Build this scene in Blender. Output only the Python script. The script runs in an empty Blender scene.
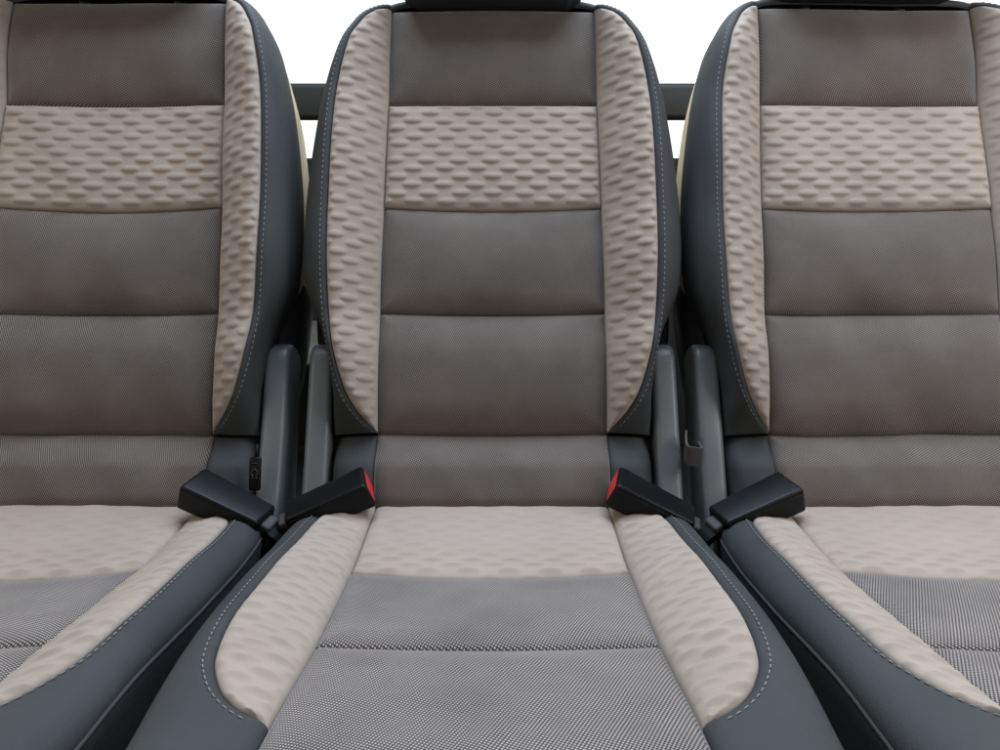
import bpy, math, random
import numpy as np
from mathutils import Vector, Matrix

random.seed(4); rng = np.random.default_rng(4)
SC = bpy.context.scene
COL = SC.collection

# ------------------------------------------------------------------ camera
CAM_H = 0.79
cam_d = bpy.data.cameras.new('camera'); cam = bpy.data.objects.new('camera', cam_d); COL.objects.link(cam)
cam.location = (0, 0, CAM_H)
cam.rotation_euler = (math.radians(90 - 15), 0, 0)
cam_d.sensor_width = 36; cam_d.lens = 28.08
cam_d.clip_start = 0.02; cam_d.clip_end = 200
SC.camera = cam

# ------------------------------------------------------------------ world: bright overcast day outside
W = bpy.data.worlds.new('World'); SC.world = W; W.use_nodes = True
nt = W.node_tree; nt.nodes.clear()
out = nt.nodes.new('ShaderNodeOutputWorld'); bg = nt.nodes.new('ShaderNodeBackground')
tc = nt.nodes.new('ShaderNodeTexCoord'); sep = nt.nodes.new('ShaderNodeSeparateXYZ')
mr = nt.nodes.new('ShaderNodeMapRange'); mr.interpolation_type = 'SMOOTHSTEP'
mr.inputs['From Min'].default_value = 0.1; mr.inputs['From Max'].default_value = 0.75
mr.inputs['To Min'].default_value = 0.10; mr.inputs['To Max'].default_value = 1.5
nt.links.new(tc.outputs['Generated'], sep.inputs[0]); nt.links.new(sep.outputs['Y'], mr.inputs['Value'])
cr = nt.nodes.new('ShaderNodeMix'); cr.data_type = 'RGBA'
cr.inputs['A'].default_value = (1.0, 0.86, 0.70, 1); cr.inputs['B'].default_value = (1.0, 0.985, 0.955, 1)
mc = nt.nodes.new('ShaderNodeMapRange'); mc.inputs['From Min'].default_value = 0.1; mc.inputs['From Max'].default_value = 0.6
nt.links.new(sep.outputs['Y'], mc.inputs['Value']); nt.links.new(mc.outputs[0], cr.inputs[0]); nt.links.new(cr.outputs['Result'], bg.inputs['Color'])
nt.links.new(mr.outputs[0], bg.inputs['Strength']); nt.links.new(bg.outputs[0], out.inputs[0])

def area(name, loc, target, sx, sy, power, color):
    d = bpy.data.lights.new(name, 'AREA'); d.shape = 'RECTANGLE'; d.size = sx; d.size_y = sy
    d.energy = power; d.color = color
    o = bpy.data.objects.new(name, d); COL.objects.link(o); o.location = loc
    o.rotation_euler = (Vector(target) - Vector(loc)).to_track_quat('-Z', 'Y').to_euler()
    return o
area('windscreen_light', (0.15, -0.75, 1.55), (0, 0.75, 0.5), 1.5, 0.7, 1.0, (1.0, 0.93, 0.84))
area('overhead_fill_light', (0.10, 0.93, 1.74), (0.08, 0.56, 0.45), 1.25, 0.80, 23.5, (0.77, 0.925, 1.13))  # added overhead fill that brightens the cushions, not an actual window in the roof
area('left_window_light', (-1.00, 0.30, 1.12), (-0.55, 0.90, 0.70), 0.5, 0.45, 2.2, (1.0, 0.93, 0.82))
area('right_window_light', (1.02, 0.36, 1.15), (0.58, 0.90, 0.72), 0.5, 0.45, 5.6, (0.97, 0.98, 1.0))

SC.view_settings.view_transform = 'Standard'; SC.view_settings.look = 'None'
SC.view_settings.exposure = 0.0; SC.view_settings.gamma = 1.0

# ------------------------------------------------------------------ materials
def new_mat(name):
    m = bpy.data.materials.new(name); m.use_nodes = True
    return m, m.node_tree, m.node_tree.nodes['Principled BSDF']

def node(nt, typ, **kw):
    n = nt.nodes.new(typ)
    for k, v in kw.items():
        if isinstance(k, str) and hasattr(n, k): setattr(n, k, v)
        else: n.inputs[k].default_value = v
    return n

def math_node(nt, op, a, b=None):
    n = nt.nodes.new('ShaderNodeMath'); n.operation = op
    for i, x in enumerate((a, b)):
        if x is None: continue
        if isinstance(x, (int, float)): n.inputs[i].default_value = x
        else: nt.links.new(x, n.inputs[i])
    return n.outputs[0]

def noise_out(nt, scale, detail=3, vec=None, rough=0.6):
    n = nt.nodes.new('ShaderNodeTexNoise'); n.inputs['Scale'].default_value = scale
    n.inputs['Detail'].default_value = detail; n.inputs['Roughness'].default_value = rough
    if vec is not None: nt.links.new(vec, n.inputs['Vector'])
    return n.outputs['Fac']

def ramp(nt, fac, stops):
    r = nt.nodes.new('ShaderNodeValToRGB'); e = r.color_ramp.elements
    while len(e) < len(stops): e.new(0.5)
    for el, (p, c) in zip(e, stops): el.position = p; el.color = (*c, 1)
    nt.links.new(fac, r.inputs[0]); return r.outputs[0]

def bump(nt, bsdf, h, strength, dist, prev=None):
    b = nt.nodes.new('ShaderNodeBump'); b.inputs['Strength'].default_value = strength; b.inputs['Distance'].default_value = dist
    nt.links.new(h, b.inputs['Height'])
    if prev is not None: nt.links.new(prev, b.inputs['Normal'])
    nt.links.new(b.outputs[0], bsdf.inputs['Normal']); return b.outputs[0]

def weave_material(name, dark, light, px=0.0023, py=0.0023):
    m, t, b = new_mat(name)
    uv = t.nodes.new('ShaderNodeUVMap').outputs[0]
    obj = t.nodes.new('ShaderNodeTexCoord').outputs['Object']
    s = t.nodes.new('ShaderNodeSeparateXYZ'); t.links.new(uv, s.inputs[0])
    a = math_node(t, 'MULTIPLY', s.outputs[0], 2 * math.pi / px)
    c = math_node(t, 'MULTIPLY', s.outputs[1], 2 * math.pi / py)
    # two diagonal thread families: raised light picks where they cross
    d1 = math_node(t, 'COSINE', math_node(t, 'ADD', a, math_node(t, 'MULTIPLY', c, 0.5)))
    d2 = math_node(t, 'COSINE', math_node(t, 'SUBTRACT', math_node(t, 'MULTIPLY', a, 0.5), c))
    w = math_node(t, 'MULTIPLY', math_node(t, 'ADD', d1, 1.0), math_node(t, 'ADD', d2, 1.0))
    w = math_node(t, 'MULTIPLY', w, 0.25)
    nz = noise_out(t, 900, 2, uv)
    f = math_node(t, 'MULTIPLY', w, math_node(t, 'ADD', math_node(t, 'MULTIPLY', nz, 0.9), 0.5))
    col = ramp(t, f, [(0.05, dark), (0.75, light)])
    big = noise_out(t, 14, 4, obj)
    mix = t.nodes.new('ShaderNodeMix'); mix.data_type = 'RGBA'; mix.blend_type = 'MULTIPLY'; mix.inputs[0].default_value = 1.0
    t.links.new(col, mix.inputs['A'])
    t.links.new(ramp(t, big, [(0.3, (0.80, 0.79, 0.78)), (0.7, (1.10, 1.09, 1.08))]), mix.inputs['B'])
    t.links.new(mix.outputs['Result'], b.inputs['Base Color'])
    b.inputs['Roughness'].default_value = 0.75
    b.inputs['Specular IOR Level'].default_value = 0.25
    b.inputs['Sheen Weight'].default_value = 0.5; b.inputs['Sheen Roughness'].default_value = 0.4
    bump(t, b, w, 0.5, 0.0006)
    return m

def quilt_material(name, base):
    m, t, b = new_mat(name)
    uv = t.nodes.new('ShaderNodeUVMap').outputs[0]
    obj = t.nodes.new('ShaderNodeTexCoord').outputs['Object']
    at = t.nodes.new('ShaderNodeAttribute'); at.attribute_name = 'lens'
    fine = noise_out(t, 1400, 2, uv); big = noise_out(t, 11, 4, obj)
    v = math_node(t, 'ADD', math_node(t, 'MULTIPLY', fine, 0.22), math_node(t, 'MULTIPLY', big, 0.30))
    v = math_node(t, 'SUBTRACT', math_node(t, 'ADD', v, 0.74), math_node(t, 'MULTIPLY', at.outputs['Fac'], 0.20))
    mx = t.nodes.new('ShaderNodeMix'); mx.data_type = 'RGBA'; mx.blend_type = 'MULTIPLY'; mx.inputs[0].default_value = 1
    mx.inputs['A'].default_value = (*base, 1)
    cb = t.nodes.new('ShaderNodeCombineColor')
    for i in range(3): t.links.new(v, cb.inputs[i])
    t.links.new(cb.outputs[0], mx.inputs['B'])
    t.links.new(mx.outputs['Result'], b.inputs['Base Color'])
    b.inputs['Roughness'].default_value = 0.85; b.inputs['Specular IOR Level'].default_value = 0.15
    b.inputs['Sheen Weight'].default_value = 0.10; b.inputs['Sheen Roughness'].default_value = 0.5
    bump(t, b, fine, 0.35, 0.0005)
    return m

def grain_material(name, base, rough, scale, strength, dist=0.0004, var=0.12, spec=0.5, folds=0.0):
    m, t, b = new_mat(name)
    obj = t.nodes.new('ShaderNodeTexCoord').outputs['Object']
    n1 = noise_out(t, scale, 4, obj); n2 = noise_out(t, 9, 5, obj)
    lo = tuple(c * (1 - var) for c in base); hi = tuple(c * (1 + var) for c in base)
    t.links.new(ramp(t, n2, [(0.3, lo), (0.7, hi)]), b.inputs['Base Color'])
    r = math_node(t, 'ADD', math_node(t, 'MULTIPLY', n2, 0.16), rough - 0.08)
    t.links.new(r, b.inputs['Roughness'])
    b.inputs['Specular IOR Level'].default_value = spec
    pv = bump(t, b, n1, strength, dist)
    if folds: bump(t, b, noise_out(t, 38, 3, obj), folds, 0.004, pv)
    return m

M = {}
M['weave'] = weave_material('taupe woven cloth', (0.046, 0.039, 0.034), (0.37, 0.318, 0.280), 0.0021, 0.0021)
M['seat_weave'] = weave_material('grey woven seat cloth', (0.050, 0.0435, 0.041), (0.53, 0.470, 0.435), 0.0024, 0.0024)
M['quilt'] = quilt_material('cream quilted cloth', (0.390, 0.325, 0.272))
M['leather'] = grain_material('blue grey leatherette', (0.048, 0.0505, 0.051), 0.68, 620, 0.7, 0.0004, spec=0.25, folds=0.10)
M['headleather'] = grain_material('black leatherette', (0.018, 0.021, 0.024), 0.42, 900, 0.3, 0.0003)
M['thread'] = grain_material('grey sewing thread', (0.20, 0.205, 0.205), 0.8, 2000, 0.3, 0.0002)
M['plastic'] = grain_material('grained grey plastic', (0.125, 0.132, 0.134), 0.36, 650, 0.6, 0.0004, var=0.08)
M['shroud'] = grain_material('dark satin plastic', (0.035, 0.038, 0.044), 0.34, 700, 0.2, 0.0003, var=0.08)
M['shell'] = grain_material('pale grey beige plastic', (0.60, 0.50, 0.33), 0.42, 700, 0.2, 0.0003, var=0.05)
M['black'] = grain_material('black moulded plastic', (0.006, 0.0065, 0.007), 0.36, 600, 0.12, 0.0002, var=0.1, spec=0.18)
M['red'] = grain_material('red plastic button', (0.62, 0.028, 0.03), 0.38, 500, 0.1, 0.0002, var=0.05)
M['webbing'] = grain_material('dark grey webbing', (0.055, 0.052, 0.05), 0.7, 900, 0.5, 0.0004)
M['metal'] = grain_material('dull steel', (0.25, 0.25, 0.24), 0.42, 400, 0.15, 0.0002, spec=0.7)
M['metal'].node_tree.nodes['Principled BSDF'].inputs['Metallic'].default_value = 0.8
M['frame'] = grain_material('black painted steel', (0.012, 0.012, 0.013), 0.6, 300, 0.15, 0.0002)
M['carpet'] = grain_material('dark carpet', (0.022, 0.023, 0.025), 0.95, 500, 0.9, 0.002, var=0.3, spec=0.1)
M['beige_carpet'] = grain_material('grey beige boot carpet', (0.34, 0.315, 0.27), 0.95, 500, 0.9, 0.002, var=0.15, spec=0.1)
M['dark_trim'] = grain_material('dark olive grey trim', (0.030, 0.031, 0.026), 0.55, 700, 0.3, 0.0004)
M['lint'] = grain_material('pale lint', (0.55, 0.50, 0.44), 0.9, 500, 0.1, 0.0002)
M['mark'] = grain_material('grey moulded marking', (0.035, 0.035, 0.037), 0.5, 500, 0.1, 0.0002)
g, t_, b_ = new_mat('window glass')      # thin clear pane: mostly lets light straight through, mirrors a little at grazing angles
tr_ = t_.nodes.new('ShaderNodeBsdfTransparent'); tr_.inputs[0].default_value = (0.95, 0.97, 0.96, 1)
gl_ = t_.nodes.new('ShaderNodeBsdfGlossy'); gl_.inputs['Roughness'].default_value = 0.02
fr_ = t_.nodes.new('ShaderNodeFresnel'); mx_ = t_.nodes.new('ShaderNodeMixShader')
t_.links.new(fr_.outputs[0], mx_.inputs[0]); t_.links.new(tr_.outputs[0], mx_.inputs[1]); t_.links.new(gl_.outputs[0], mx_.inputs[2])
t_.links.new(mx_.outputs[0], t_.nodes['Material Output'].inputs['Surface'])
M['glass'] = g

# ------------------------------------------------------------------ object helpers
def link_mesh(name, verts, faces, mat, parent=None, uv=None, lens=None, smooth=True):
    me = bpy.data.meshes.new(name)
    me.from_pydata([tuple(v) for v in np.asarray(verts).tolist()], [], faces)
    if uv is not None:
        l = me.uv_layers.new(name='UVMap')
        idx = np.empty(len(me.loops), dtype=np.int32); me.loops.foreach_get('vertex_index', idx)
        l.data.foreach_set('uv', np.asarray(uv, dtype=np.float32)[idx].ravel())
    if lens is not None:
        a = me.attributes.new('lens', 'FLOAT', 'POINT'); a.data.foreach_set('value', np.asarray(lens, dtype=np.float32))
    if smooth: me.polygons.foreach_set('use_smooth', [True] * len(me.polygons))
    me.materials.append(mat); me.update()
    o = bpy.data.objects.new(name, me); COL.objects.link(o)
    if parent is not None: o.parent = parent
    return o

def grid_faces(ny, nx, flip=False, closed_x=False, off=0):
    f = []
    for j in range(ny - 1):
        for i in range(nx - 1 + (1 if closed_x else 0)):
            i2 = (i + 1) % nx
            q = (off + j * nx + i, off + j * nx + i2, off + (j + 1) * nx + i2, off + (j + 1) * nx + i)
            f.append(q[::-1] if flip else q)
    return f

def thing(name, label, cat, loc=(0, 0, 0), group=None, rot=(0, 0, 0)):
    o = bpy.data.objects.new(name, None); COL.objects.link(o); o.empty_display_size = 0.05
    o.location = loc; o.rotation_euler = rot; o['label'] = label; o['category'] = cat
    if group: o['group'] = group
    return o

def tag(o, label, cat, group=None):
    o['label'] = label; o['category'] = cat
    if group: o['group'] = group
    return o

def struct(o): o['kind'] = 'structure'; return o

def pchip(xs, ys):
    xs = np.asarray(xs, float); ys = np.asarray(ys, float)
    h = np.diff(xs); d = np.diff(ys) / h; m = np.zeros_like(xs)
    for i in range(1, len(xs) - 1):
        if d[i - 1] * d[i] > 0:
            w1 = 2 * h[i] + h[i - 1]; w2 = h[i] + 2 * h[i - 1]
            m[i] = (w1 + w2) / (w1 / d[i - 1] + w2 / d[i])
    m[0] = d[0]; m[-1] = d[-1]
    def f(x):
        x = np.asarray(x, float); xc = np.clip(x, xs[0], xs[-1])
        k = np.clip(np.searchsorted(xs, xc) - 1, 0, len(h) - 1)
        t = (xc - xs[k]) / h[k]
        return ((1 + 2 * t) * (1 - t) ** 2 * ys[k] + t * (1 - t) ** 2 * h[k] * m[k]
                + t * t * (3 - 2 * t) * ys[k + 1] + t * t * (t - 1) * h[k] * m[k + 1])
    return f

def catmull(pts, n):
    P = np.asarray(pts, float)
    P = np.vstack([2 * P[0] - P[1], P, 2 * P[-1] - P[-2]])
    ns = len(P) - 3; res = []
    for k in range(n):
        x = k / (n - 1) * ns; i = min(int(x), ns - 1); t = x - i
        p0, p1, p2, p3 = P[i], P[i + 1], P[i + 2], P[i + 3]
        res.append(0.5 * (2 * p1 + (p2 - p0) * t + (2 * p0 - 5 * p1 + 4 * p2 - p3) * t * t + (3 * p1 - p0 - 3 * p2 + p3) * t ** 3))
    return np.array(res)

def quilt(a, b, amp):
    """lens shaped quilting, staggered row by row; returns height and lens mask"""
    PA, PB, LA, LB = 0.0372, 0.0099, 0.0117, 0.0047
    best = np.zeros_like(a)
    r0 = np.round(b / PB)
    for dr in (-1, 0, 1):
        r = r0 + dr
        sh = np.where(np.mod(r, 2) == 0, 0.0, 0.5) + 0.06 * np.sin(r * 1.7)
        k = np.round(a / PA - sh)
        jit = 0.0011 * np.sin(k * 12.9 + r * 7.3); jb = 0.0007 * np.sin(k * 5.1 + r * 3.7)
        da = a - (k + sh) * PA - jit; db = b - r * PB - jb
        amp_k = 0.82 + 0.30 * np.abs(np.sin(k * 3.3 + r * 5.9))
        dbs = db + 0.0010 * (da / LA) ** 2 * 0
        rr = (np.abs(da) / LA) ** 2.2 + (np.abs(dbs) / LB) ** 2
        val = np.clip(1 - rr, 0, 1) ** 0.75 * (0.70 - 0.42 * np.clip(db / LB, -1, 1)) * amp_k
        best = np.maximum(best, val)
    return amp * best, np.clip(best, 0, 1)

def pillow(d, R, A):
    x = np.clip(d / R, 0, 1)
    return A * np.sqrt(np.clip(1 - (1 - x) ** 2, 0, 1))

# ------------------------------------------------------------------ backrest geometry (seat-local x = u, metres)
OB = np.array([0.7916, 0.4292]); BV = np.array([0.3905, 0.9206]); BN = np.array([-0.9206, 0.3905])
h0 = pchip([-0.05, -0.02, 0.01, 0.04, 0.076, 0.12, 0.17, 0.214, 0.28, 0.338, 0.40, 0.469, 0.53, 0.60, 0.63],
           [-0.02, 0.004, 0.020, 0.018, -0.002, 0.004, 0.006, 0.0, 0.003, 0.001, 0.002, 0.001, 0.006, 0.003, -0.004])
cB = pchip([-0.05, 0.076, 0.214, 0.338, 0.469, 0.525, 0.60], [0.1285, 0.1285, 0.1285, 0.1265, 0.1235, 0.1225, 0.1215])
IN_B = [(.1287, .080), (.150, .1055), (.1636, .134), (.176, .185), (.1815, .245), (.183, .338), (.179, .455),
        (.167, .525), (.156, .552), (.143, .572), (.1215, .587), (.09, .593), (0, .595)]
OUT_B = [(.178, .078), (.179, .105), (.180, .134), (.190, .188), (.214, .248), (.217, .338), (.204, .455),
         (.187, .525), (.171, .559), (.154, .581), (.126, .600), (.09, .608), (0, .612)]
inB = catmull(IN_B, 420); outB = catmull(OUT_B, 420)
_k = inB[:, 1].argsort(); _sel = np.arange(0, 352)
SB = lambda v: np.interp(v, inB[_sel, 1], inB[_sel, 0])
def BB(v): return 0.036 * np.clip((SB(v) - cB(v)) / 0.052, 0, 1.2) ** 0.8

def back_pt(u, v, h):
    return np.stack([u, OB[0] + BV[0] * v + BN[0] * h, OB[1] + BV[1] * v + BN[1] * h], -1)

def back_base(u, v):
    au = np.abs(u); c = cB(v); S = SB(v)
    q = np.clip((au - c) / np.maximum(S - c, 1e-4), 0, 1)
    return h0(v) + 0.003 * np.clip(au / c, 0, 1) ** 2 + BB(v) * (1 - (1 - q) ** 1.5)

def with_skirt(X, drop):
    """repeat the border ring and push it into the padding so no seam gapes"""
    X = np.concatenate([X[:1], X, X[-1:]], 0); X = np.concatenate([X[:, :1], X, X[:, -1:]], 1)
    m = np.zeros(X.shape[:2]); m[0] = m[-1] = 1; m[:, 0] = m[:, -1] = 1
    return X + m[..., None] * drop
def pad2(A): return np.pad(A, 1, mode='edge')

def panel(name, mat, parent, pt, base, vfun0, vfun1, cfun, step, R, A, belly, quilted=0.0, skirt=None, wrinkle=0.0, flip=False, wear=None, dent=0.0):
    vm0, vm1 = float(vfun0(0.0)), float(vfun1(0.0))
    nx = int(2 * 0.127 / step) + 1; ny = max(8, int(abs(vm1 - vm0) / step) + 1)
    s = np.linspace(-1, 1, nx)[None, :] * np.ones((ny, 1)); t = np.linspace(0, 1, ny)[:, None] * np.ones((1, nx))
    # crowd samples near the seams so the rolled edge is smooth
    vc = vm0 + (vm1 - vm0) * t
    v = vfun0(s) * (1 - t) + vfun1(s) * t
    c = cfun(v); u = c * s
    d = np.minimum((1 - np.abs(s)) * c, np.minimum(t, 1 - t) * abs(vm1 - vm0))
    h = base(u, v) - A + pillow(d, R, A) + belly * (1 - s ** 2) * 4 * t * (1 - t)
    lens = np.zeros_like(h)
    if dent: h = h - dent * np.exp(-((np.abs(u) - .103) / .016) ** 2 - ((v - .045) / .020) ** 2)
    if quilted:
        qh, lens = quilt(u, v - vm0, quilted)
        fade = np.clip(d / 0.005, 0, 1)
        if wear is not None: fade = fade * wear(s, t)
        h = h + qh * fade; lens = lens * fade
    if wrinkle:
        h = h + wrinkle * np.sin(u * 55 + 9 * v) * np.sin(v * 90 + 4 * np.sin(u * 30)) * np.clip(d / 0.02, 0, 1)
    X = pt(u, v, h); X = with_skirt(X, skirt)
    uv = np.stack([pad2(u), pad2(v)], -1)
    return link_mesh(name, X.reshape(-1, 3), grid_faces(ny + 2, nx + 2, flip), mat, parent, uv.reshape(-1, 2), pad2(lens).ravel())

def strip(name, mat, parent, pt, base, cfun, Sfun, va, vb, side, step, A, R, quilted, belly, skirt, flip, dens=None, arc=1.2, wrinkle=0.0):
    ny = int(abs(vb - va) / step) + 1; nx = int(0.064 / step) + 1
    tt = np.linspace(0, 1, ny)
    if dens is not None: tt = dens(tt)
    v1 = va + (vb - va) * tt
    s = np.linspace(0, 1, nx)[None, :] * np.ones((ny, 1)); v = v1[:, None] * np.ones((1, nx))
    c = cfun(v); wd = np.maximum(Sfun(v) - c, 0.0); u = c + wd * s
    d = np.minimum(s, 1 - s) * wd
    d = np.minimum(d, np.minimum(np.abs(v - va), np.abs(v - vb)) + 0.0005)
    k = np.clip(wd / 0.03, 0, 1)
    h = base(u, v) - A + pillow(d, R, A) * np.clip(wd / 0.012, 0, 1) ** 0.5 + belly * 4 * s * (1 - s) * k
    a = (u - c) * arc + 0.006
    qh, lens = quilt(a + (0.11 if side > 0 else 0.128), v, quilted)
    fade = np.clip(d / 0.004, 0, 1)
    h = h + qh * fade; lens = lens * fade
    if wrinkle:
        h = h + wrinkle * np.sin(v * 330 + 3.0 * np.sin(s * 4 + v * 23) + s * 2.0) * np.clip(d / 0.008, 0, 1) * (0.6 + 0.4 * np.sin(v * 47 + s * 5))
    X = pt(u * side, v, h); X = with_skirt(X, skirt)
    uv = np.stack([pad2(a), pad2(v)], -1)
    return link_mesh(name, X.reshape(-1, 3), grid_faces(ny + 2, nx + 2, flip if side > 0 else not flip), mat, parent, uv.reshape(-1, 2), pad2(lens).ravel())

def sweep_stitches(name, mat, parent, P, N, pitch=0.0062, length=0.0040, r=0.00042):
    """short thread dashes lying along a polyline P with surface normals N"""
    seg = np.linalg.norm(np.diff(P, axis=0), axis=1); L = np.concatenate([[0], np.cumsum(seg)])
    V = []; F = []
    x = pitch / 2
    while x + length < L[-1]:
        rings = []
        for k, (f, rr) in enumerate(((0, .35), (.2, 1), (.5, 1.1), (.8, 1), (1, .35))):
            a = x + f * length
            p = np.array([np.interp(a, L, P[:, i]) for i in range(3)]); n = np.array([np.interp(a, L, N[:, i]) for i in range(3)])
            q = np.array([np.interp(a + 1e-4, L, P[:, i]) for i in range(3)]) - p
            n /= np.linalg.norm(n); tg = q / (np.linalg.norm(q) + 1e-12); b = np.cross(tg, n)
            p = p + n * r * (0.1 + 0.75 * math.sin(math.pi * f))
            rings.append([p + rr * r * (math.cos(w) * n + 1.15 * math.sin(w) * b) for w in np.linspace(0, 2 * math.pi, 7)[:-1]])
        off = len(V)
        for rg in rings: V += rg
        F += grid_faces(5, 6, False, True, off)
        F.append(tuple(off + i for i in range(6))[::-1]); F.append(tuple(off + 24 + i for i in range(6)))
        x += pitch * (1 + 0.06 * (random.random() - .5))
    return link_mesh(name, V, F, mat, parent)

def tube(name, mat, parent, P, r, nseg=10, cap=True):
    P = np.asarray(P, float); V = []; up = np.array([0.13, 0.31, 0.94])
    for i, p in enumerate(P):
        tg = P[min(i + 1, len(P) - 1)] - P[max(i - 1, 0)]; tg /= np.linalg.norm(tg)
        a = np.cross(tg, up); a /= np.linalg.norm(a); b = np.cross(tg, a)
        rr = r[i] if hasattr(r, '__len__') else r
        V += [p + rr * (math.cos(w) * a + math.sin(w) * b) for w in np.linspace(0, 2 * math.pi, nseg + 1)[:-1]]
    F = grid_faces(len(P), nseg, False, True)
    if cap: F += [tuple(range(nseg))[::-1], tuple((len(P) - 1) * nseg + i for i in range(nseg))]
    return link_mesh(name, V, F, mat, parent)

def rounded_box(sx, sy, sz, r, n=6, taper=None):
    """rounded box vertices/faces centred on origin; taper(v) may reshape"""
    m = 4 * n
    def sq(k):
        pts = []
        for cx, cy, a0 in ((1, 1, 0), (-1, 1, 90), (-1, -1, 180), (1, -1, 270)):
            for i in range(n):
                a = math.radians(a0 + 90 * i / (n - 1)); pts.append((cx, cy, math.cos(a), math.sin(a)))
        return pts
    base = sq(n); V = []
    lat = [(-1, math.radians(-90 + 90 * i / (n - 1))) for i in range(n)] + [(1, math.radians(90 * i / (n - 1))) for i in range(n)]
    for s, a in lat:
        z = s * (sz / 2 - r) + r * math.sin(a); rr = r * math.cos(a)
        for cx, cy, ca, sa in base:
            V.append((cx * (sx / 2 - r) + rr * ca, cy * (sy / 2 - r) + rr * sa, z))
    V = np.array(V)
    F = grid_faces(len(lat), len(base), False, True)
    nb, o2 = len(base), (len(lat) - 1) * len(base)
    for i in range(nb // 2 - 1):                       # caps as strips across the box
        q = (i, i + 1, nb - 2 - i, nb - 1 - i)
        F.append(q[::-1]); F.append(tuple(o2 + k for k in q))
    if taper is not None: V = taper(V)
    return V, F

def extrude_outline(poly, x0, x1, bev, nb=4):
    """extrude a (y,z) outline along x with rounded edges"""
    P = np.asarray(poly, float); n = len(P)
    T = np.roll(P, -1, 0) - np.roll(P, 1, 0); T /= np.linalg.norm(T, axis=1)[:, None]
    Nn = np.stack([T[:, 1], -T[:, 0]], -1)
    cen = P.mean(0)
    if ((P - cen) * Nn).sum() < 0: Nn = -Nn
    V = []; rows = []
    for i in range(nb + 1):
        a = math.pi / 2 * i / nb; rows.append((x0 + bev * (1 - math.sin(a)), bev * (1 - math.cos(a))))
    rows = [(x0 + bev * (1 - math.sin(math.pi / 2 * i / nb)), bev * (1 - math.cos(math.pi / 2 * i / nb))) for i in range(nb, -1, -1)]
    rows += [(x1 - bev * (1 - math.sin(math.pi / 2 * i / nb)), bev * (1 - math.cos(math.pi / 2 * i / nb))) for i in range(nb + 1)]
    for x, ins in rows:
        q = P - Nn * ins
        V += [(x, a, b) for a, b in q]
    F = grid_faces(len(rows), n, False, True)
    F.append(tuple(range(n))[::-1]); F.append(tuple((len(rows) - 1) * n + i for i in range(n)))
    return np.array(V), F

def recalc(o):
    import bmesh
    bm = bmesh.new(); bm.from_mesh(o.data); bmesh.ops.recalc_face_normals(bm, faces=bm.faces); bm.to_mesh(o.data); bm.free()
    return o

# ------------------------------------------------------------------ cushion geometry
def c2w(z, Y):   # side view helper: distance along the sight direction and drop below it -> (y, z)
    p = math.radians(15)
    return (z * math.cos(p) - Y * math.sin(p), CAM_H - z * math.sin(p) - Y * math.cos(p))
PROF = np.array([c2w(*q) for q in ((.905, .150), (.870, .139), (.83, .1445), (.77, .1605), (.713, .1745), (.64, .1850), (.56, .1930), (.49, .2000), (.43, .2065),
                                   (.37, .2130), (.325, .2220), (.300, .2400), (.290, .2700), (.289, .3200))])
prof = catmull(PROF, 500)
_L = np.concatenate([[0], np.cumsum(np.linalg.norm(np.diff(prof, axis=0), axis=1))])
_T = np.gradient(prof, axis=0); _T /= np.linalg.norm(_T, axis=1)[:, None]
_N = np.stack([_T[:, 1], -_T[:, 0]], -1)
if _N[200, 1] < 0: _N = -_N
def w_at(z, Y):
    q = np.array(c2w(z, Y)); return float(_L[np.argmin(((prof - q) ** 2).sum(1))])
def cush_pt(u, w, h):
    y = np.interp(w, _L, prof[:, 0]) + np.interp(w, _L, _N[:, 0]) * h
    z = np.interp(w, _L, prof[:, 1]) + np.interp(w, _L, _N[:, 1]) * h
    return np.stack([u, y, z], -1)
wR, wA, wB_, wF = w_at(.860, .139), w_at(.700, .1765), w_at(.560, .1930), float(_L[-1])
wT = w_at(.455, .204)
cC = pchip([0, wA, wB_, wT, wF], [.126, .126, .1245, .127, .128])
SC_ = pchip([0, w_at(.83, .1445), w_at(.77, .1605), w_at(.66, .182), w_at(.585, .190), w_at(.54, .1950), w_at(.506, .1984), w_at(.484, .2006), w_at(.468, .2024), wT - .001, wT, wF],
            [.162, .169, .1785, .1830, .1835, .1810, .1760, .1668, .1550, .1325, .127, .128])
WC = pchip([0, w_at(.83, .1445), w_at(.75, .165), w_at(.63, .1862), w_at(.53, .196), w_at(.43, .2065), w_at(.36, .214), wF],
           [.196, .203, .2095, .2120, .2085, .2030, .1970, .190])
S2 = pchip([0, w_at(.83, .1445), w_at(.77, .1605), w_at(.66, .182), w_at(.585, .190), w_at(.54, .1950), w_at(.49, .2000), w_at(.43, .2065), w_at(.37, .2130), wF],
           [.162, .169, .1785, .1830, .1835, .1810, .1765, .1720, .1680, .1640])
BC = pchip([0, wR, w_at(.77, .1605), w_at(.66, .182), w_at(.56, .1930), w_at(.49, .2000), w_at(.43, .2065), w_at(.36, .214), wF],
           [.0025, .0035, .0120, .0220, .0210, .0135, .0070, .0045, .003])
HO = pchip([0, w_at(.80, .152), w_at(.72, .173), w_at(.63, .1862), w_at(.53, .196), w_at(.43, .2065), w_at(.36, .214), wF], [-.010, -.009, -.003, .001, .000, -.013, -.022, -.024])
def cush_base(u, w):
    au = np.abs(u); c = cC(w); S = S2(w); B = BC(w); Wd = WC(w)
    q = np.clip((au - c) / np.maximum(S - c, 1e-4), 0, 1)
    k = np.clip((au - S) / np.maximum(Wd - S, 1e-4), 0, 1)
    top = 0.002 * np.clip(au / c, 0, 1) ** 2 + B * (1 - (1 - q) ** 1.6)
    return np.where(k > 0, HO(w) + (top - HO(w)) * np.sqrt(np.clip(1 - k ** 2, 0, 1)), top)

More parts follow.
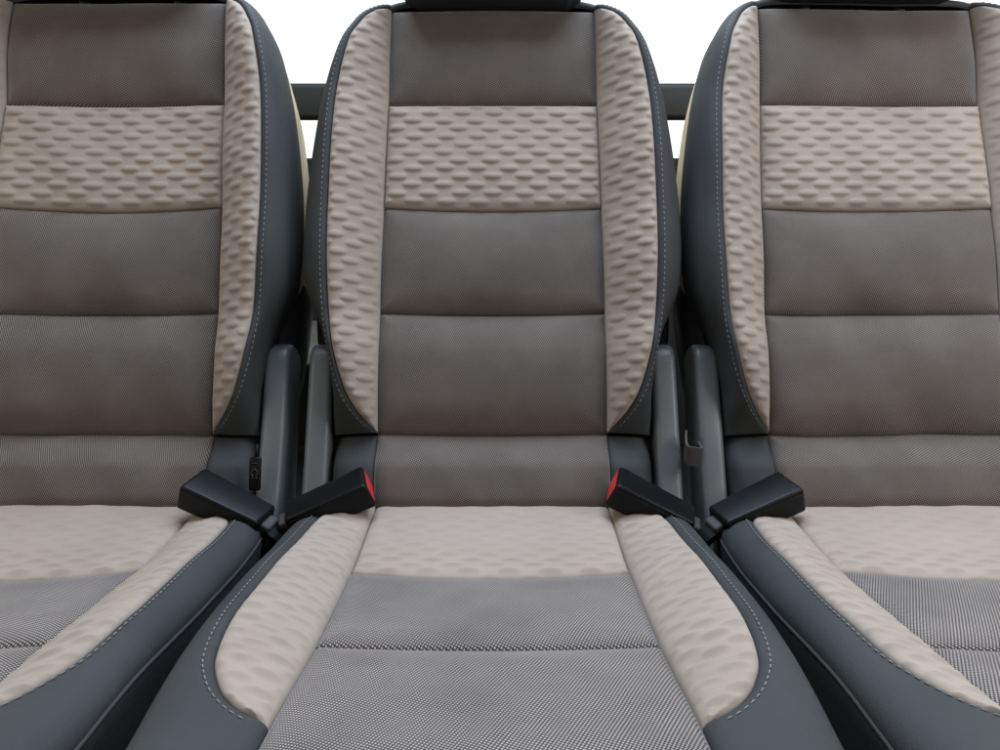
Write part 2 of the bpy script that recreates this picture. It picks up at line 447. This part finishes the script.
# ------------------------------------------------------------------ one seat with all its parts
SEAT_GROUP = 'row of three rear seats'
def make_seat():
    root = thing('car_seat', '', 'car seat', (0, 0, 0), SEAT_GROUP)
    BS = np.array([0, -BN[0], -BN[1]]) * 0.007     # push seams into the padding
    # ---- backrest: leatherette wrap is the part's own mesh
    n = len(inB); nt_ = 22
    tt = np.linspace(0, 1, nt_)
    hI = back_base(np.abs(inB[:, 0]), np.minimum(inB[:, 1], .59)); hI = np.where(inB[:, 1] > .587, h0(inB[:, 1]), hI) - 0.0045
    hO = np.interp(outB[:, 1], [.07, .15, .25, .5, .6, .616], [-.012, -.012, -.013, -.012, -.016, -.022])
    R_ = []
    U_in, V_in = inB[:, 0], inB[:, 1]; U_o, V_o = outB[:, 0], outB[:, 1]
    wid = np.hypot(U_o - U_in, V_o - V_in)
    def section(t):
        f = math.sin(t * math.pi / 2); g_ = math.cos(t * math.pi / 2)
        d = f * wid
        h = hO + (hI + 0.0045 - hO) * g_ - 0.0045 * np.exp(-d / 0.0028)
        return U_in + (U_o - U_in) * f, V_in + (V_o - V_in) * f, h
    for t in tt: R_.append(section(t))
    nu = (U_o - U_in) / np.maximum(wid, 1e-5); nv = (V_o - V_in) / np.maximum(wid, 1e-5)
    for dh, ins in ((-.006, 0.0), (-.013, .001), (-.019, .0035), (-.023, .007), (-.025, .013)):
        R_.append((U_o - nu * ins, V_o - nv * ins, hO + dh))
    rows = [np.concatenate([back_pt(u, v, h), (back_pt(u, v, h) * np.array([-1, 1, 1]))[::-1][1:]], 0) for u, v, h in R_]
    X = np.stack(rows, 0)
    nx = X.shape[1]
    V = [X.reshape(-1, 3)]; F = grid_faces(len(rows), nx, True)
    off = X.shape[0] * nx
    # lower leatherette blocks beside the lowest cloth row
    for sd in (1, -1):
        ny_, nx_ = 40, 34
        v = np.linspace(-.045, .0775, ny_)[:, None] * np.ones((1, nx_)); s = np.linspace(0, 1, nx_)[None, :] * np.ones((ny_, 1))
        c = cB(v); Wd = 0.178 - c; a = np.sin(np.clip(s, 0, 1) * math.pi / 2)
        u = c + Wd * a
        dd = np.minimum(a * Wd, np.minimum(v + .045, .0775 - v) + .0)
        h = h0(v) - .002 - .0045 + pillow(dd, .010, .0045) - 0.030 * (1 - np.cos(s * math.pi / 2)) * np.clip(s, 0, 1)
        u2 = np.concatenate([u, u[:, -1:] - .002], 1); v2 = np.concatenate([v, v[:, -1:]], 1); h2 = np.concatenate([h, h[:, -1:] - .05], 1)
        Xb = back_pt(u2 * sd, v2, h2)
        Xb = with_skirt(Xb, BS)
        V.append(Xb.reshape(-1, 3)); F += grid_faces(ny_ + 2, nx_ + 3, sd < 0, False, off); off += Xb.shape[0] * Xb.shape[1]
    back = link_mesh('backrest', np.concatenate(V, 0), F, M['leather'], root)
    # cloth rows, bottom to top
    kw = dict(pt=back_pt, base=back_base, cfun=cB, skirt=BS, flip=False)
    seam = [(-.05, 0), (.0765, .002), (.214, .0025), (.338, .0035), (.469, -.002), (.591, -.004)]
    sf = [(lambda s, a=a, k=k: a + k * np.asarray(s) ** 2) for a, k in seam]
    def cl(i, **q): return panel('cloth_panel', M['weave'], back, vfun0=sf[i], vfun1=sf[i + 1], **kw, **q)
    cl(0, step=.003, R=.024, A=.009, belly=.004, wrinkle=.0007)
    cl(1, step=.003, R=.028, A=.009, belly=.008, wrinkle=.0004)
    cl(2, step=.003, R=.028, A=.009, belly=.008, wrinkle=.0003)
    panel('quilted_panel', M['quilt'], back, vfun0=sf[3], vfun1=sf[4], step=.0013, R=.014, A=.0075, belly=.004, quilted=.0027, **kw)
    cl(4, step=.003, R=.028, A=.009, belly=.008, wrinkle=.0003)
    for sd in (1, -1):
        strip('bolster_panel', M['quilt'], back, back_pt, back_base, cB, SB, .081, .5865, sd,   .0013, .0060, .012, .0024, .003, BS, False)
    # stitching beside the bolster seam, both sides
    for sd in (1, -1):
        ids = np.arange(6, 348)
        P = []; 
        for f in (0.0,):
            d_ = 0.0065
            fr = np.clip(d_ / np.maximum(wid, 1e-4), 0, .9)
            tq = np.arcsin(fr)
            h = hO + (hI + .0045 - hO) * np.cos(tq) - .0045 * np.exp(-d_ / .0028)
            P = back_pt((U_in + (U_o - U_in) * fr) * sd, V_in + (V_o - V_in) * fr, h)[ids]
        Nn = np.stack([np.full(len(ids), .25 * sd), np.full(len(ids), BN[0]), np.full(len(ids), BN[1])], -1)
        sweep_stitches('stitching', M['thread'], back, P, Nn)
    # hard back shell, with a darker shroud round the hinge at its foot
    def loft(name, cols, mat, table, spec):
        Xs = []
        for sd in (1, -1):
            rows = []
            for ins, h in spec:
                u = np.maximum(table[cols, 0] - ins * np.clip(table[cols, 0] / .12, 0, 1), 0)
                v = table[cols, 1] - ins * np.clip((table[cols, 1] - .45) / .16, 0, 1)
                rows.append(back_pt(u * sd, v, np.full(len(u), h)))
            Xs.append(np.stack(rows, 0))
        V, F, off = [], [], 0
        for X, fl in zip(Xs, (True, False)):
            V.append(X.reshape(-1, 3)); F += grid_faces(X.shape[0], X.shape[1], fl, False, off); off += X.shape[0] * X.shape[1]
        nr, nc = Xs[0].shape[:2]
        F += [((nr - 1) * nc + i, (nr - 1) * nc + i + 1, nr * nc + (nr - 1) * nc + i + 1, nr * nc + (nr - 1) * nc + i) for i in range(nc - 1)]
        return link_mesh(name, np.concatenate(V, 0), F, mat, back)
    ids = np.arange(len(outB))
    loft('back_shell', ids[outB[:, 1] > .235], M['shell'], outB, ((.014, -.028), (.0065, -.034), (.0040, -.046), (.0035, -.064), (.0055, -.084), (.012, -.098), (.03, -.104), (.10, -.106)))
    oc = outB.copy(); oc[:, 0] = np.interp(oc[:, 1], [.06, .10, .15, .20, .235, .27, .62], [.186, .196, .207, .2125, .2145, .2150, .2150])
    loft('hinge_shroud', ids[outB[:, 1] < .262], M['shroud'], oc, ((.020, -.030), (.008, -.036), (.002, -.050), (.000, -.075), (.003, -.100), (.010, -.112), (.03, -.118), (.10, -.12)))

    # ---- cushion
    CS = np.array([0, 0, -.007])
    ws = np.concatenate([np.linspace(0, wT - .035, 120), wT - .035 + .035 * (1 - (1 - np.linspace(0, 1, 90)[1:]) ** 2), np.linspace(wT, wF, 70)[1:]])
    S = SC_(ws); Wc = WC(ws); hO = HO(ws)
    rows = []
    wid = Wc - S
    for t in np.concatenate([[0, .015, .03, .05, .075], np.linspace(.10, 1, 36)]):
        f = math.sin(t * math.pi / 2); d = f * wid
        rows.append((S + wid * f, cush_base(S + wid * f, ws) - .0045 * np.exp(-d / .0030)))
    NT = len(rows)
    for dh, ins in ((-.006, -.0008), (-.020, .001), (-.05, .003), (-.09, .006), (-.14, .012)):
        rows.append((Wc - ins, hO + dh))
    V = []; F = []; off = 0
    for sd in (1, -1):
        X = np.stack([cush_pt(u * sd, ws, h) for u, h in rows], 0)
        # lower side rows drop straight down
        for j in range(NT, len(rows)):
            dh = (rows[j][1] - hO)
            top = cush_pt(Wc * sd, ws, hO); X[j] = top + np.stack([-(Wc - rows[j][0]) * sd, 0 * ws, dh], -1)
        X = np.concatenate([(X[:1] + CS), X], 0)
        V.append(X.reshape(-1, 3)); F += grid_faces(X.shape[0], X.shape[1], sd < 0, False, off); off += X.shape[0] * X.shape[1]
    cush = link_mesh('cushion', np.concatenate(V, 0), F, M['leather'], root)
    kw = dict(pt=cush_pt, base=cush_base, cfun=cC, skirt=CS, flip=True)
    cs = [(0.0, 0), (wA + .006, -.010), (wB_ + .001, -.002), (wF, 0)]
    cf = [(lambda s, a=a, k=k: a + k * np.asarray(s) ** 2) for a, k in cs]
    panel('quilted_panel', M['quilt'], cush, vfun0=cf[0], vfun1=cf[1], step=.0014, R=.016, A=.0070, belly=.002, quilted=.0013,
          wear=lambda s, t: np.clip(.40 + .8 * np.clip((t - .72) / .2, 0, 1) + .25 * np.abs(s) ** 3, 0, 1), wrinkle=.0006, dent=.0035, **kw)
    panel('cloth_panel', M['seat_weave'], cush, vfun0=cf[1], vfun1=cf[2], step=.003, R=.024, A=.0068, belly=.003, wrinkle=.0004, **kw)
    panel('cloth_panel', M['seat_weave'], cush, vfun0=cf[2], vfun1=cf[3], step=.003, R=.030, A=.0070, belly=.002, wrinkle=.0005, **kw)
    for sd in (1, -1):
        strip('bolster_panel', M['quilt'], cush, cush_pt, cush_base, cC, SC_, 0.002, wT - .0004, sd, .0013, .0045, .008, .0013, .0015, CS, True,
              dens=lambda t: np.where(t < .8, t / .8 * .9, .9 + .1 * (1 - (1 - (t - .8) / .2) ** 2)), arc=1.1, wrinkle=.0008)
        # stitching follows the bolster seam round its front corner
        k = (ws > w_at(.80, .152)) & (ws <= wT)
        cu, cw = SC_(ws[k]), ws[k]
        Tn = np.stack([np.gradient(cu), np.gradient(cw)], -1); Tn /= np.linalg.norm(Tn, axis=1)[:, None]
        pu, pw = cu + .0070 * Tn[:, 1], cw - .0070 * Tn[:, 0]
        ok = pu > cC(pw) + .0075; pu, pw = pu[ok], pw[ok]
        hh = cush_base(pu, pw) - .0045 * np.exp(-.007 / .003) + .0005
        P = cush_pt(pu * sd, pw, hh)
        Nn = cush_pt(pu * sd, pw, hh + .01) - P + np.array([.002 * sd, 0, 0])
        sweep_stitches('stitching', M['thread'], cush, P, Nn, pitch=.0066, length=.0044, r=.00048)
        # piping along the top edge of the side
        k2 = np.linspace(w_at(.80, .152), wF - .06, 120)
        ho = HO(k2)
        tube('piping', M['leather'], cush, cush_pt(WC(k2) * sd, k2, ho - .002), .0017, 8)
    # ---- headrest
    def hr(V):
        V = V.copy(); x = V[:, 0] / .112; z = V[:, 2] / .07
        V[:, 1] += -.012 * (1 - x ** 2) * 0 + .010 * (np.abs(x) ** 3)
        V[:, 2] *= 1 - .10 * np.abs(x) ** 4
        V[:, 0] *= 1 + .03 * z
        return V
    Vh, Fh = rounded_box(.226, .085, .150, .022, 9, hr)
    ct = np.array([0, *(OB + BV * .655 + BN * .040)])
    a = math.radians(-15); ca, sa = math.cos(a), math.sin(a)
    Vr = np.stack([Vh[:, 0], Vh[:, 1] * ca - Vh[:, 2] * sa, Vh[:, 1] * sa + Vh[:, 2] * ca], -1) + ct
    hd = link_mesh('headrest', Vr, Fh, M['headleather'], root)
    for sd in (1, -1):
        tube('post', M['metal'], hd, [(.055 * sd, *(OB + BV * v + BN * -.02)) for v in (.57, .60, .64, .68)], .006, 12)
    # ---- hinge covers either side of the backrest foot
    ol = [(-.090, .020), (-.030, .016), (.03, .008), (.09, .001), (.145, -.004), (.170, -.008), (.181, -.016), (.185, -.028), (.184, -.042), (.178, -.058),
          (.160, -.066), (.09, -.066), (.0, -.066), (-.09, -.066)]
    ol = catmull(ol, 80)
    poly = [tuple(OB + BV * v + BN * h) for v, h in ol]
    for sd in (1, -1):
        x0, x1 = (.1815, .209) if sd > 0 else (-.209, -.1815)
        Vx, Fx = extrude_outline(poly, x0, x1, .007, 5)
        recalc(link_mesh('hinge_cover', Vx, Fx, M['plastic'], root))
    # ---- steel base under the cushion
    Vb, Fb = rounded_box(.34, .40, .22, .012, 4)
    recalc(link_mesh('base_frame', Vb + np.array([0, .56, .19]), Fb, M['frame'], root))
    Vb, Fb = rounded_box(.30, .44, .08, .008, 4)
    recalc(link_mesh('floor_rail', Vb + np.array([0, .56, .042]), Fb, M['frame'], root))
    return root

def copy_tree(o, parent=None):
    c = o.copy(); COL.objects.link(c)
    if parent is not None: c.parent = parent
    for ch in o.children: copy_tree(ch, c)
    return c

SPACING = 0.441; X0 = -0.0085
seat = make_seat()
seat.location = (X0, 0, 0)
seat['label'] = 'middle one of the three brown and beige car seats, seen straight on'
def reshape(o, fn):
    """give a copied seat its own padding: own meshes, slightly wider outer half, its own dents"""
    for ch in o.children:
        ch.data = ch.data.copy()
        n = len(ch.data.vertices); c = np.empty(n * 3, dtype=np.float32); ch.data.vertices.foreach_get('co', c)
        c = fn(c.reshape(-1, 3)); ch.data.vertices.foreach_set('co', c.astype(np.float32).ravel()); ch.data.update()
        reshape(ch, fn)
def settle(side, ph, lift=0.0):
    def fn(c):
        far = c[:, 0] * side > 0
        c[:, 2] += lift * np.clip((c[:, 2] - .86) / .09, 0, 1)
        c[far, 0] *= 1.11
        k = np.clip((c[:, 2] - .40) / .05, 0, 1)
        c[:, 1] += k * (.0016 * np.sin(c[:, 0] * 31 + ph) * np.sin(c[:, 2] * 23 + 2 * ph) + .0010 * np.sin(c[:, 0] * 67 + c[:, 2] * 41 + ph))
        c[:, 2] += .0016 * np.sin(c[:, 0] * 19 + ph + 1) * np.sin(c[:, 1] * 17 + ph)
        return c
    return fn
sl = copy_tree(seat); sl.location = (X0 - SPACING, 0, 0)
sl['label'] = 'leftmost of the three brown and beige car seats, cut off by the photo edge'
reshape(sl, settle(-1, 0.7, .009))
sr = copy_tree(seat); sr.location = (X0 + SPACING - .002, 0, 0)
sr['label'] = 'rightmost of the three brown and beige car seats, the most brightly lit'
reshape(sr, settle(1, 2.9, .002))
for o in (sl, sr):
    for ch in o.children:
        if ch.name.startswith('headrest'): ch.location = (0, BV[0] * .006, BV[1] * .006)

# ------------------------------------------------------------------ seat belt buckles
def make_buckle(length=.090, wide=.042, thick=.030):
    r = thing('seat_belt_buckle', '', 'belt buckle', (0, 0, 0), 'seat belt buckles between the seats')
    def tp(V):
        V = V.copy(); k = (V[:, 0] / (length / 2) + 1) / 2
        V[:, 1] *= .84 + .16 * k; V[:, 2] *= .90 + .10 * k
        V[:, 2] += .0035 * (1 - (2 * k - 1) ** 2) - .002
        return V
    V, F = rounded_box(length, wide, thick, .0042, 6, tp)
    recalc(link_mesh('housing', V, F, M['black'], r))
    V, F = rounded_box(length * .93, wide + .0011, .0018, .0008, 4)
    V = V.copy(); kk = np.clip((V[:, 0] / (length / 2) + 1) / 2, 0, 1); V[:, 1] *= .84 + .16 * kk; V[:, 2] += .0035 * (1 - (2 * kk - 1) ** 2) + thick * .30 * (.9 + .1 * kk) - .002
    recalc(link_mesh('mould_line', V, F, M['black'], r))
    V, F = rounded_box(.007, wide * .86, thick * .74, .0022, 5)
    recalc(link_mesh('release_button', V + np.array([length / 2 - .0031, 0, -.0015]), F, M['red'], r))
    V, F = rounded_box(.016, wide * .5, thick * .5, .003, 5)
    recalc(link_mesh('stalk_collar', V + np.array([-length / 2 - .002, 0, -.002]), F, M['webbing'], r))
    P = catmull([(-length / 2 - .004, 0, -.003), (-length / 2 - .022, 0, -.010), (-length / 2 - .034, 0, -.034), (-length / 2 - .036, 0, -.085)], 16)
    V = []
    for i, p in enumerate(P):
        tg = P[min(i + 1, 15)] - P[max(i - 1, 0)]; tg /= np.linalg.norm(tg); nn = np.array([tg[2], 0, -tg[0]])
        for a, b in ((1, 1), (-1, 1), (-1, -1), (1, -1)): V.append(p + np.array([0, .011, 0]) * a + nn * .0035 * b)
    recalc(link_mesh('stalk', V, grid_faces(16, 4, False, True) + [(0, 1, 2, 3), (60, 61, 62, 63)], M['black'], r, smooth=False))
    return r

def aim(o, centre, xdir, up):
    x = Vector(xdir).normalized(); z = Vector(up); z = (z - x * z.dot(x)).normalized(); y = z.cross(x)
    o.matrix_world = Matrix(((x.x, y.x, z.x, centre[0]), (x.y, y.y, z.y, centre[1]), (x.z, y.z, z.z, centre[2]), (0, 0, 0, 1)))

b1 = make_buckle()
specs = [
    ('black belt buckle with red end showing, left of the middle seat', (-.178, .750, .452), (.90, .17, .36), (-.05, -.16, .98)),
    ('black belt buckle lying on the left seat, red end out of view', (-.281, .742, .453), (-.90, .22, .36), (.12, -.16, .98)),
    ('black belt buckle with red end showing, right of the middle seat', (.158, .750, .450), (-.88, .14, .42), (.05, -.16, .98)),
    ('black belt buckle lying on the right seat, red end out of view', (.264, .742, .451), (.90, .26, .31), (-.12, -.16, .98)),
]
for i, (lab, ctr, xd, up) in enumerate(specs):
    o = b1 if i == 0 else copy_tree(b1)
    o['label'] = lab; aim(o, ctr, xd, up)

# ------------------------------------------------------------------ strap loop and tag
def strap_loop():
    r = thing('strap_loop', 'small dark grey webbing loop clipped between the grey hinge covers, right gap', 'strap loop', (.208, .795, .492))
    P = catmull([(-.0035, .016, .0075), (-.0065, .004, .005), (-.0085, -.008, .0025), (-.0080, -.0135, .0005), (-.0055, -.0160, 0), (.0045, -.0150, -.0015), (.0070, -.0125, -.002), (.0074, -.006, -.002), (.0076, .006, -.002)], 40)
    V = []
    for i, p in enumerate(P):
        tg = P[min(i + 1, 39)] - P[max(i - 1, 0)]; tg /= np.linalg.norm(tg); nn = np.array([tg[1], -tg[0], 0]); nn /= np.linalg.norm(nn)
        for a, b in ((1, 1), (-1, 1), (-1, -1), (1, -1)): V.append(p + np.array([0, 0, .0105]) * a + nn * .0011 * b)
    recalc(link_mesh('webbing', V, grid_faces(40, 4, False, True) + [(0, 1, 2, 3), (156, 157, 158, 159)], M['webbing'], r, smooth=False))
    return r
strap_loop()

tg_ = thing('anchor_tag', 'small black upright tag with grey ring mark beside the left seat hinge cover', 'tag', (-.2635, .7835, .470), rot=(math.radians(-20), 0, 0))
V, F = rounded_box(.0125, .006, .036, .0022, 4)
recalc(link_mesh('plate', V, F, M['black'], tg_))
ringP = [(.0032 * math.cos(a), -.0031, .0010 + .0040 * math.sin(a)) for a in np.linspace(-1.2, 2 * math.pi - 1.9, 22)]
tube('ring_mark', M['mark'], tg_, ringP, .0006, 6)
tube('foot_mark', M['mark'], tg_, [(-.0030, -.0031, -.0044), (-.001, -.0031, -.0043)], .0005, 6)
tube('foot_mark', M['mark'], tg_, [(.0010, -.0031, -.0043), (.0032, -.0031, -.0044)], .0005, 6)
tube('square_mark', M['mark'], tg_, [(-.0028, -.0031, .0070), (-.0028, -.0031, .0112), (.0028, -.0031, .0112), (.0028, -.0031, .0070), (-.0028, -.0031, .0070)], .0004, 6)
tube('hanging_cord', M['black'], tg_, [(0, 0, .017), (.0005, .001, .024), (.001, .003, .032)], .0016, 6)

# ------------------------------------------------------------------ behind and below the seats
def sheet(name, x0, x1, y0, y1, z, mat, n=2):
    V = [(x0, y0, z), (x1, y0, z), (x1, y1, z), (x0, y1, z)]
    return struct(link_mesh(name, V, [(0, 1, 2, 3)], mat, None, smooth=False))
sheet('floor', -1.0, 1.0, -0.6, 2.20, 0.0, M['carpet'])
# raised boot floor behind the seats
V, F = rounded_box(1.0, .36, .04, .01, 4)
struct(recalc(link_mesh('boot_floor', V + np.array([-.5, 1.935, .36]), F, M['beige_carpet'])))
# tailgate with window
tgate = thing('tailgate', 'dark tailgate trim with a large bright window behind the seats', 'tailgate', (0, 2.16, .38))
def part_box(name, mat, parent, size, ctr, r=.008):
    V, F = rounded_box(*size, r, 5); return recalc(link_mesh(name, V + np.array(ctr), F, mat, parent))
part_box('lower_trim', M['dark_trim'], tgate, (1.9, .08, .80), (0, 0, .030))
for sx in (-1, 1): part_box('side_pillar', M['dark_trim'], tgate, (.10, .08, .80), (sx * .93, 0, .82))
part_box('top_rail', M['dark_trim'], tgate, (1.9, .08, .10), (0, 0, 1.265))
part_box('window_pane', M['glass'], tgate, (1.76, .004, .80), (0, .01, .82), .0015)
# luggage bar
bar = thing('luggage_bar', 'wide black horizontal bar behind the seats in front of the window', 'bar', (0, 1.55, .9))
part_box('bar_tube', M['dark_trim'], bar, (1.70, .05, .064), (0, 0, .006), .010)
for sx in (-1, 1): part_box('end_cap', M['plastic'], bar, (.04, .06, .074), (sx * .86, 0, .006), .012)

# lint and crumbs caught in the crease of the middle seat
V, F = [], []
for k in range(46):
    u = X0 + .02 + .045 * rng.standard_normal(); w = wR + .012 + .010 * rng.random()
    p = cush_pt(np.array([u]), np.array([w]), np.array([.0035 + .003 * rng.random()]))[0]
    a = rng.uniform(0, math.pi); L_ = rng.uniform(.0015, .006); d = np.array([math.cos(a), .3 * math.sin(a), .5 * math.sin(a)]); off = len(V); rr = rng.uniform(.00015, .0003)
    for j in range(5):
        q = p + d * L_ * (j / 4 - .5) + np.array([0, 0, .0008 * math.sin(j * .8)])
        V += [q + rr * np.array([0, math.cos(x), math.sin(x)]) for x in (0, 2.1, 4.2)]
    F += grid_faces(5, 3, False, True, off)
o = link_mesh('lint', V, F, M['lint']); o['kind'] = 'stuff'; tag(o, 'pale lint and crumbs in the crease of the middle seat', 'lint')
